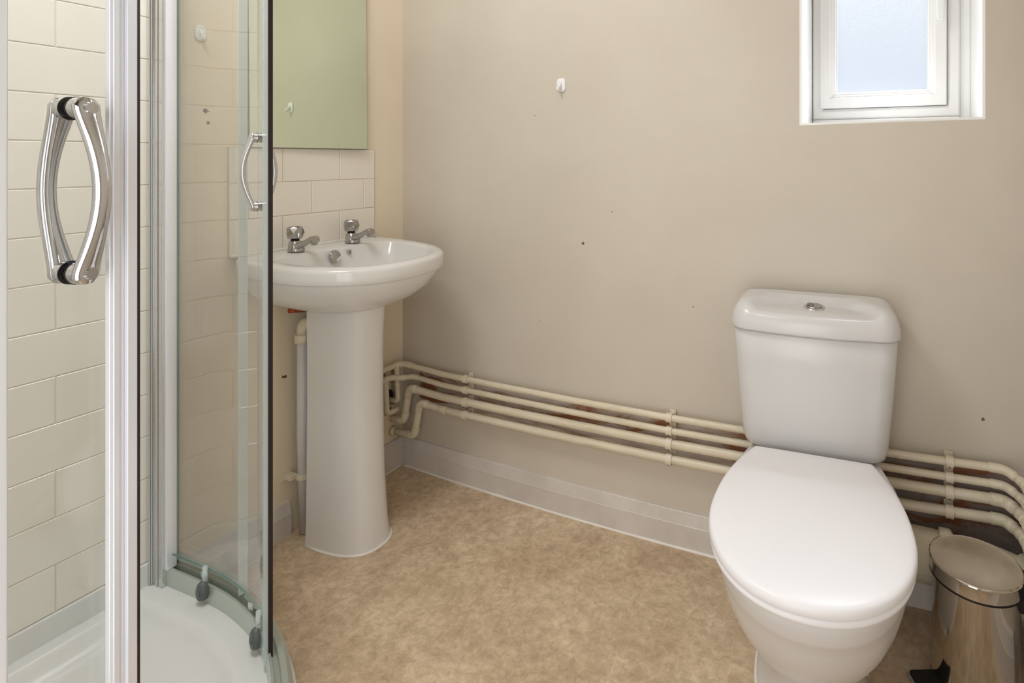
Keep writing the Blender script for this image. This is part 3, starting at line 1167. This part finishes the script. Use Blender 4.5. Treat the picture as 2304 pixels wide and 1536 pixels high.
LD = [(0.6915, 0.0), (0.6925, -0.0035), (0.697, -0.0045), (0.712, -0.0035), (0.728, 0.0), (0.742, 0.007), (0.751, 0.016), (0.7555, 0.027), (0.7575, 0.040)]
rings = []
for z, s_ in LD:
    rings.append(cis_ring(z, 0.186 - s_, 0.016 + s_, 0.188 - max(0, s_) * 0.35, max(0.012, 0.050 - s_ * 0.2)))
inner = rings[-1]
cx_, cy_ = 0.0, 0.105
for f in (0.93, 0.86, 0.79, 0.72, 0.65, 0.57, 0.48, 0.38, 0.28, 0.18, 0.08):
    rings.append([(cx_ + (p[0] - cx_) * f, cy_ + (p[1] - cy_) * f, 0.7575 + 0.0015 * (1 - f)) for p in inner])
rings = [r if i < 3 else [(p[0], p[1], lid_z(*p)) for p in r] for i, r in enumerate(rings)]
loft(bm, rings)
obj('cistern_lid', bm, M['ceramic'], wc)
bx_, by_ = 0.003, 0.082
zb = lid_z(bx_, by_, 0.7585) - 0.001
bm = bmesh.new()
lathe(bm, [(0.0245, 0.0), (0.0250, 0.002), (0.0235, 0.0045), (0.0195, 0.006), (0.0185, 0.0045), (0.0001, 0.004)], 44, (bx_, by_, zb))
bm.transform(Matrix.Translation((bx_, by_, zb)) @ Matrix.Rotation(-0.09 * -1, 4, 'X') @ Matrix.Translation((-bx_, -by_, -zb)))
fb_ = obj('flush_button', bm, M['chrome'], wc)
for nm_, sgn in (('half_flush', -1), ('full_flush', 1)):
    bm = bmesh.new()
    pts = []
    n = 24
    if sgn > 0:
        for k in range(n + 1):
            a = math.radians(-118 + 236 * k / n)
            pts.append((0.0178 * math.cos(a), 0.0178 * math.sin(a)))
        for k in range(n + 1):
            a = math.radians(70 - 140 * k / n)
            pts.append((-0.0215 + 0.0190 * math.cos(a) + 0.002, 0.0168 * math.sin(a) * 0.95))
    else:
        for k in range(n + 1):
            a = math.radians(120 + 120 * k / n)
            pts.append((0.0176 * math.cos(a), 0.0176 * math.sin(a)))
        for k in range(n + 1):
            a = math.radians(-68 + 136 * k / n)
            pts.append((-0.0220 + 0.0185 * math.cos(a) + 0.0005, 0.0155 * math.sin(a)))
    hh = 0.0072 if sgn > 0 else 0.0076
    loft(bm, [[(bx_ + p[0], by_ + p[1], zb + 0.004) for p in pts], [(bx_ + p[0], by_ + p[1], zb + hh) for p in pts]])
    bm.transform(Matrix.Translation((bx_, by_, zb)) @ Matrix.Rotation(0.09, 4, 'X') @ Matrix.Translation((-bx_, -by_, -zb)))
    obj(nm_, bm, M['tapchrome'], fb_, smooth=False, bevel=0.0006)

# ---------------------------------------------------------------- pedal bin
BX, BY = 1.801, -0.232
bin_ = empty('pedal_bin', (BX, BY, fz(BX)))
tag(bin_, 'round polished steel pedal bin with closed lid in the right corner beside the toilet', 'bin')
bm = bmesh.new()
lathe(bm, [(0.060, 0.004), (0.076, 0.004), (0.078, 0.008), (0.0785, 0.02), (0.0785, 0.232), (0.080, 0.236), (0.080, 0.240), (0.074, 0.240), (0.074, 0.20)], 72)
obj('body', bm, M['steel'], bin_, angle=40)
bm = bmesh.new()
lathe(bm, [(0.070, 0.0), (0.0795, 0.0), (0.0795, 0.010), (0.0778, 0.012)], 60)
obj('base_ring', bm, M['black'], bin_, angle=40)
bm = bmesh.new()
lathe(bm, [(0.078, 0.2395), (0.0835, 0.2395), (0.0835, 0.2435), (0.078, 0.2435)], 60)
obj('lid_gasket', bm, M['black'], bin_, angle=40)
bm = bmesh.new()
lathe(bm, [(0.079, 0.2435), (0.0832, 0.2435), (0.0836, 0.246), (0.0836, 0.2665), (0.0845, 0.2685), (0.0840, 0.2705), (0.0815, 0.2715)], 72, caps=False)
lathe(bm, [(0.0815, 0.2715), (0.079, 0.2708), (0.06, 0.2722), (0.03, 0.2732), (0.0001, 0.2736)], 72, mi=1, caps=False)
obj('bin_lid', bm, [M['steel'], M['lidsteel']], bin_, angle=30)
bm = bmesh.new()
add_box(bm, 0.055, 0.100, -0.028, 0.030, 0.205, 0.262)
obj('lid_hinge', bm, M['black'], bin_, bevel=0.006)
bm = bmesh.new()
add_box(bm, -0.128, -0.070, -0.022, 0.022, 0.012, 0.030)
bm.transform(Matrix.Rotation(0.45, 4, 'Z'))
pd = obj('pedal', bm, M['black'], bin_, bevel=0.006)
bm = bmesh.new()
R = []
for x, z in ((-0.131, 0.022), (-0.127, 0.029), (-0.105, 0.0300), (-0.072, 0.0285)):
    R.append([(x, -0.0245, z - 0.0025), (x, -0.0245, z), (x, 0.0245, z), (x, 0.0245, z - 0.0025)])
loft(bm, R)
bm.transform(Matrix.Rotation(0.45, 4, 'Z'))
obj('pedal_plate', bm, M['steel'], pd, smooth=False, bevel=0.0008)
bm = bmesh.new()
add_box(bm, -0.125, -0.074, -0.0215, 0.0215, 0.0295, 0.0335)
bm.transform(Matrix.Rotation(0.45, 4, 'Z'))
obj('pedal_pad', bm, M['black'], pd, smooth=False, bevel=0.0015)

# ---------------------------------------------------------------- shower
PATH = [(0.0, -0.786), (0.08, -0.781), (0.17, -0.777), (0.25, -0.776), (0.32, -0.782), (0.40, -0.797), (0.48, -0.823), (0.56, -0.863),
        (0.66, -0.926), (0.76, -1.006), (0.85, -1.090), (0.925, -1.185), (0.972, -1.285), (0.996, -1.38), (1.006, -1.48), (1.01, -1.62), (1.01, RY + 0.012)]
pc = catmull([(x, y, 0) for x, y in PATH], 0.012)
# arc length table
S = [0.0]
for a, b in zip(pc, pc[1:]):
    S.append(S[-1] + (b - a).length)


def at_s(s):
    s = min(max(s, 0), S[-1] - 1e-6)
    for i in range(len(S) - 1):
        if S[i] <= s <= S[i + 1]:
            t = (s - S[i]) / (S[i + 1] - S[i])
            p = pc[i].lerp(pc[i + 1], t)
            a, b = pc[max(0, i - 1)], pc[min(len(pc) - 1, i + 2)]
            tg = (b - a).normalized()
            return p, tg, Vector((-tg.y, tg.x, 0))      # outward normal: to the room


def s_of(x, y):
    best = min(range(len(pc)), key=lambda i: (pc[i].x - x) ** 2 + (pc[i].y - y) ** 2)
    return S[best]


def sweep(bm, s0, s1, sect, step=0.015, mi=0, shade=None):
    """sweep a (offset, z) section along the curved enclosure line"""
    n = max(2, int((s1 - s0) / step))
    rings = []
    for i in range(n + 1):
        p, tg, nn = at_s(s0 + (s1 - s0) * i / n)
        rings.append([(p.x + nn.x * o_, p.y + nn.y * o_, z) for o_, z in sect])
    R = [[bm.verts.new(q) for q in r] for r in rings]
    m_ = len(sect)
    for i in range(n):
        for j in range(m_):
            f = bm.faces.new((R[i][j], R[i][(j + 1) % m_], R[i + 1][(j + 1) % m_], R[i + 1][j]))
            f.material_index = shade[j] if shade else mi
    e = shade[-1] if shade else mi
    bm.faces.new(R[0][::-1]).material_index = e
    bm.faces.new(R[-1]).material_index = e


STOT = S[-1]
# tray
ZT = 0.093
tray = empty('shower_tray', (0.5, -1.3, 0.0))
tag(tray, 'white quadrant shower tray with curved front inside the glass enclosure', 'shower tray')


def tray_ring(off, z, back=0.012):
    pts = []
    n = 70
    for i in range(n + 1):
        p, tg, nn = at_s(STOT * i / n)
        x = max(back, p.x + nn.x * off)
        y = max(RY + back, p.y + nn.y * off)
        pts.append((x, y, z))
    pts.append((back, RY + back, z))
    pts.append((back, (RY + pts[0][1]) / 2, z))
    return pts


def inset_ring(off, z, bk):
    return tray_ring(off, z, bk)


bm = bmesh.new()
TRG = [inset_ring(0.030, 0.004, 0.002), inset_ring(0.034, 0.02, 0.002), inset_ring(0.0365, ZT - 0.012, 0.002), inset_ring(0.0335, ZT - 0.002, 0.002), inset_ring(0.029, ZT, 0.003),
       inset_ring(-0.050, ZT, 0.040), inset_ring(-0.058, ZT - 0.003, 0.046), inset_ring(-0.068, ZT - 0.016, 0.055), inset_ring(-0.082, ZT - 0.032, 0.07), inset_ring(-0.11, ZT - 0.042, 0.10), inset_ring(-0.30, ZT - 0.046, 0.22)]
loft(bm, TRG)
child('tray_body', bm, M['acrylic'], tray, angle=60)
bm = bmesh.new()
add_box(bm, 0.0008, 0.0125, RY + 0.009, -0.800, ZT - 0.002, 0.1455)
add_box(bm, 0.0125, 1.03, RY + 0.009, RY + 0.02, ZT - 0.002, 0.1455)
child('tray_upstand', bm, M['acrylic'], tray, smooth=False, bevel=0.003)
bm = bmesh.new()
lathe(bm, [(0.0001, 0.0), (0.055, 0.0), (0.055, 0.004), (0.045, 0.008), (0.0001, 0.010)], 40, (0.40, -1.35, ZT - 0.0465))
child('drain_cover', bm, M['chrome'], tray)

enc = empty('shower_enclosure', (0, 0, 0))
tag(enc, 'curved glass shower enclosure with silver frame and two sliding doors', 'shower enclosure')
ZH = 1.98
# bottom and top rails
for nm_, z0, z1 in (('bottom_rail', ZT + 0.0005, ZT + 0.042), ('top_rail', ZH, ZH + 0.045)):
    bm = bmesh.new()
    h = z1 - z0
    sect = [(-0.010, z0), (0.027, z0), (0.027, z0 + h * 0.62), (0.024, z0 + h * 0.66), (0.024, z0 + h * 0.82), (0.018, z0 + h), (0.008, z0 + h), (0.006, z0 + h * 0.74),
            (-0.002, z0 + h * 0.74), (-0.004, z0 + h), (-0.009, z0 + h), (-0.011, z0 + h * 0.5)]
    sweep(bm, 0.035, STOT - 0.035, sect)
    obj(nm_, bm, M['rail'], enc, angle=30)
# wall profiles
bm = bmesh.new()
p0 = at_s(0)[0]
for (x0, x1, y0, y1) in ((0.0075, 0.026, -0.808, -0.768), (0.026, 0.0575, -0.803, -0.7735)):
    add_box(bm, x0, x1, y0, y1, ZT + 0.0004, ZH + 0.045)
add_box(bm, 0.012, 0.020, -0.8105, -0.808, ZT + 0.0004, ZH + 0.045)
add_box(bm, 0.034, 0.042, -0.8052, -0.803, ZT + 0.0004, ZH + 0.045)
obj('wall_profile', bm, M['alu'], enc, smooth=False, bevel=0.0012)
bm = bmesh.new()
add_box(bm, 0.0575, 0.0685, -0.798, -0.7765, ZT + 0.0425, ZH)
obj('panel_channel', bm, M['profile'], enc, smooth=False, bevel=0.0012)
bm = bmesh.new()
for (x0, x1, y0, y1) in ((0.988, 1.032, RY + 0.0085, RY + 0.030), (0.994, 1.026, RY + 0.030, RY + 0.055)):
    add_box(bm, x0, x1, y0, y1, ZT + 0.0004, ZH + 0.045)
obj('wall_profile', bm, M['alu'], enc, smooth=False, bevel=0.0012)


def glass_sheet(name, s0, s1, off, z0, z1, parent, th=0.006):
    bm = bmesh.new()
    sect = [(off - th / 2, z0), (off + th / 2, z0), (off + th / 2, z1), (off - th / 2, z1)]
    sweep(bm, s0, s1, sect, 0.012, shade=[1, 0, 1, 0])
    # end faces take the edge colour
    bm.faces.ensure_lookup_table()
    for f in bm.faces:
        if len(f.verts) == 4:
            pass
    bm.faces[-1].material_index = 1
    bm.faces[-2].material_index = 1
    return obj(name, bm, [M['glass'], M['glassedge']], parent, angle=30)


sF = s_of(0.306, -0.782)
g1 = glass_sheet('fixed_panel', 0.060, sF, 0.013, ZT + 0.040, ZH, enc)
bm = bmesh.new()
sweep(bm, sF - 0.020, sF + 0.004, [(0.0165, ZT + 0.045), (0.0195, ZT + 0.045), (0.0195, ZH), (0.0165, ZH)], 0.006)
sweep(bm, sF + 0.001, sF + 0.005, [(0.002, ZT + 0.045), (0.0195, ZT + 0.045), (0.0195, ZH), (0.002, ZH)], 0.004)
obj('edge_seal', bm, M['clearseal'], g1, smooth=False)
bm = bmesh.new()
sweep(bm, 0.060, sF, [(0.0085, ZT + 0.052), (0.0185, ZT + 0.052), (0.0185, ZT + 0.066), (0.0085, ZT + 0.066)], 0.015)
obj('glazing_bead', bm, M['rail'], g1, angle=30)
sG = s_of(0.997, -1.380) + 0.0125
g2 = glass_sheet('fixed_panel', sG, STOT - 0.05, 0.013, ZT + 0.040, ZH, enc)
bm = bmesh.new()
sweep(bm, sG - 0.004, sG + 0.014, [(0.006, ZT + 0.045), (0.022, ZT + 0.045), (0.022, ZH), (0.006, ZH)], 0.006)
obj('edge_seal', bm, M['profile'], g2, smooth=False, bevel=0.002)


def handle_bm(s, zc=1.092):
    """two bowed bars, one each side of the glass, on round mounts"""
    bm = bmesh.new()
    p, tg, nn = at_s(s)
    c0 = p + nn * OD
    H = 0.0725
    for side in (1, -1):
        for zz in (-H, H):
            a = c0 + nn * (side * 0.0031)
            b = c0 + nn * (side * 0.0038)
            tube(bm, [(a.x, a.y, zc + zz), (b.x, b.y, zc + zz)], 0.0105, 24, 1)
            a = c0 + nn * (side * 0.0038)
            b = c0 + nn * (side * 0.0125)
            tube(bm, [(a.x, a.y, zc + zz), (b.x, b.y, zc + zz)], 0.0100, 24)
            if side == 1:
                a, b = c0 + nn * 0.0173, c0 + nn * 0.0200
                tube(bm, [(a.x, a.y, zc + zz), (b.x, b.y, zc + zz)], [0.0060, 0.0050], 20)
        # bar, oval in section, wider at its ends
        rings = []
        n = 28
        for i in range(n + 1):
            t = -1 + 2 * i / n
            z = zc + t * (H + 0.009)
            tt = min(1, abs(t) * (H + 0.009) / H)
            bow = 0.0125 + 0.0175 * max(0.0, math.cos(PI / 2 * tt)) ** 1.1
            wd = 0.0070 + 0.0040 * tt ** 2.2
            if abs(t) == 1:
                wd *= 0.55
            th = 0.0058 if abs(t) < 1 else 0.0040
            cc = c0 + nn * (side * bow)
            ring = []
            for k in range(16):
                a = 2 * PI * k / 16
                q = cc + tg * (wd * math.cos(a)) + nn * (th * math.sin(a))
                ring.append((q.x, q.y, z))
            rings.append(ring)
        loft(bm, rings)
    return bm


OD = -0.004
# left sliding door, pushed open
sD0, sD1 = s_of(0.050, -0.783), s_of(0.527, -0.845) - 0.019


def sliding_door(s0, s1, hs, edge_end, rollers):
    d = glass_sheet('sliding_door', s0, s1, OD, ZT + 0.075, ZH - 0.01, enc)
    obj('door_handle', handle_bm(hs), [M['chrome'], M['black']], d, angle=50)
    for s in rollers:
        p, tg, nn = at_s(s)
        root = None
        bm = bmesh.new()
        c = p + nn * (OD - 0.010)
        c2 = p + nn * (OD - 0.019)
        zr = ZT + 0.030
        # rounded grey push button housing
        rings = []
        for off, rx, rz in ((-0.006, 0.0155, 0.022), (-0.010, 0.016, 0.0235), (-0.017, 0.0145, 0.0220), (-0.0205, 0.011, 0.017)):
            cc = p + nn * (OD + off)
            ring = []
            for k in range(24):
                a = 2 * PI * k / 24
                q = cc + tg * (rx * math.cos(a))
                zz = zr + rz * math.sin(a)
                ring.append((q.x, q.y, max(zz, zr - 0.016)))
            rings.append(ring)
        loft(bm, rings)
        a = p + nn * (OD - 0.0205)
        b = p + nn * (OD - 0.0225)
        tube(bm, [(a.x, a.y, zr), (b.x, b.y, zr)], 0.0062, 16)
        rl = obj('roller', bm, M['grey'], d, angle=50)
        bm = bmesh.new()
        a = p + nn * (OD - 0.005)
        b = p + nn * (OD - 0.010)
        tube(bm, [(a.x, a.y, ZT + 0.066), (b.x, b.y, ZT + 0.066)], 0.0095, 18)
        a = p + nn * (OD + 0.003)
        b = p + nn * (OD - 0.006)
        tube(bm, [(a.x, a.y, ZT + 0.025), (b.x, b.y, ZT + 0.025)], 0.0115, 18)
        tube(bm, [(b.x, b.y, ZT + 0.028), (b.x, b.y, ZT + 0.085)], 0.0055, 12)
        child_ = obj('roller_bracket', bm, M['clearseal'], d)
    return d


dl = sliding_door(sD0, sD1, sD1 - 0.088, 1, (s_of(0.20, -0.777), s_of(0.44, -0.81)))
# milky carrier and dark magnetic strip on the free edge
bm = bmesh.new()
sweep(bm, sD1 - 0.012, sD1 + 0.004, [(OD - 0.0105, ZT + 0.018), (OD - 0.0035, ZT + 0.018), (OD - 0.0035, ZH - 0.01), (OD - 0.0105, ZH - 0.01)], 0.006)
obj('seal_carrier', bm, M['clearseal'], dl, smooth=False)
bm = bmesh.new()
sweep(bm, sD1 + 0.001, sD1 + 0.011, [(OD - 0.0035, ZT + 0.012), (OD + 0.0042, ZT + 0.012), (OD + 0.0042, ZH - 0.01), (OD - 0.0035, ZH - 0.01)], 0.006)
obj('magnetic_strip', bm, M['maroon'], dl, smooth=False)
# guide clip on the fixed panel's foot
p, tg, nn = at_s(s_of(0.375, -0.79))
bm = bmesh.new()
add_box(bm, -0.008, 0.008, -0.006, 0.006, 0, 0.018)
bm.transform(Matrix.Translation((p.x - 0.002, p.y + 0.004, ZT + 0.0420)))
obj('door_guide', bm, M['alu'], enc, smooth=False, bevel=0.0015)

# right sliding door, close to the camera
sN = s_of(0.969, -1.278) + 0.017
dr = sliding_door(sN, STOT - 0.09, sN + 0.042, 0, (sN + 0.10, STOT - 0.16))
bm = bmesh.new()
sect = [(OD - 0.009, ZT + 0.012), (OD - 0.0035, ZT + 0.012), (OD - 0.0035, ZH), (OD - 0.009, ZH)]
sweep(bm, sN - 0.004, sN + 0.019, [(OD + 0.0032, ZT + 0.012), (OD + 0.0085, ZT + 0.012), (OD + 0.0085, ZH), (OD + 0.0032, ZH)], 0.006)
sweep(bm, sN - 0.004, sN + 0.006, [(OD + 0.0085, ZT + 0.012), (OD + 0.0125, ZT + 0.012), (OD + 0.0125, ZH), (OD + 0.0085, ZH)], 0.005)
sweep(bm, sN + 0.011, sN + 0.017, [(OD + 0.0085, ZT + 0.012), (OD + 0.0105, ZT + 0.012), (OD + 0.0105, ZH), (OD + 0.0085, ZH)], 0.005)
sweep(bm, sN - 0.008, sN + 0.0, [(OD - 0.008, ZT + 0.012), (OD + 0.0085, ZT + 0.012), (OD + 0.0085, ZH), (OD - 0.008, ZH)], 0.004)
obj('edge_profile', bm, M['profile'], dr, smooth=False, bevel=0.001)
bm = bmesh.new()
sweep(bm, sN - 0.0125, sN - 0.008, [(OD - 0.001, ZT + 0.012), (OD + 0.0065, ZT + 0.012), (OD + 0.0065, ZH), (OD - 0.001, ZH)], 0.004)
obj('magnetic_strip', bm, M['maroon'], dr, smooth=False)

# ---------------------------------------------------------------- added ceiling fitting (unseen, goes with the overhead fill light)
cl = empty('ceiling_fill_fitting', (0.60, -1.12, RH - 0.0005))
tag(cl, 'flat square white fitting added on the unseen ceiling for a fill light', 'ceiling lamp')
bm = bmesh.new()
add_box(bm, -0.27, 0.27, -0.27, 0.27, -0.045, 0)
obj('fitting_base', bm, M['door'], cl, smooth=False, bevel=0.01)
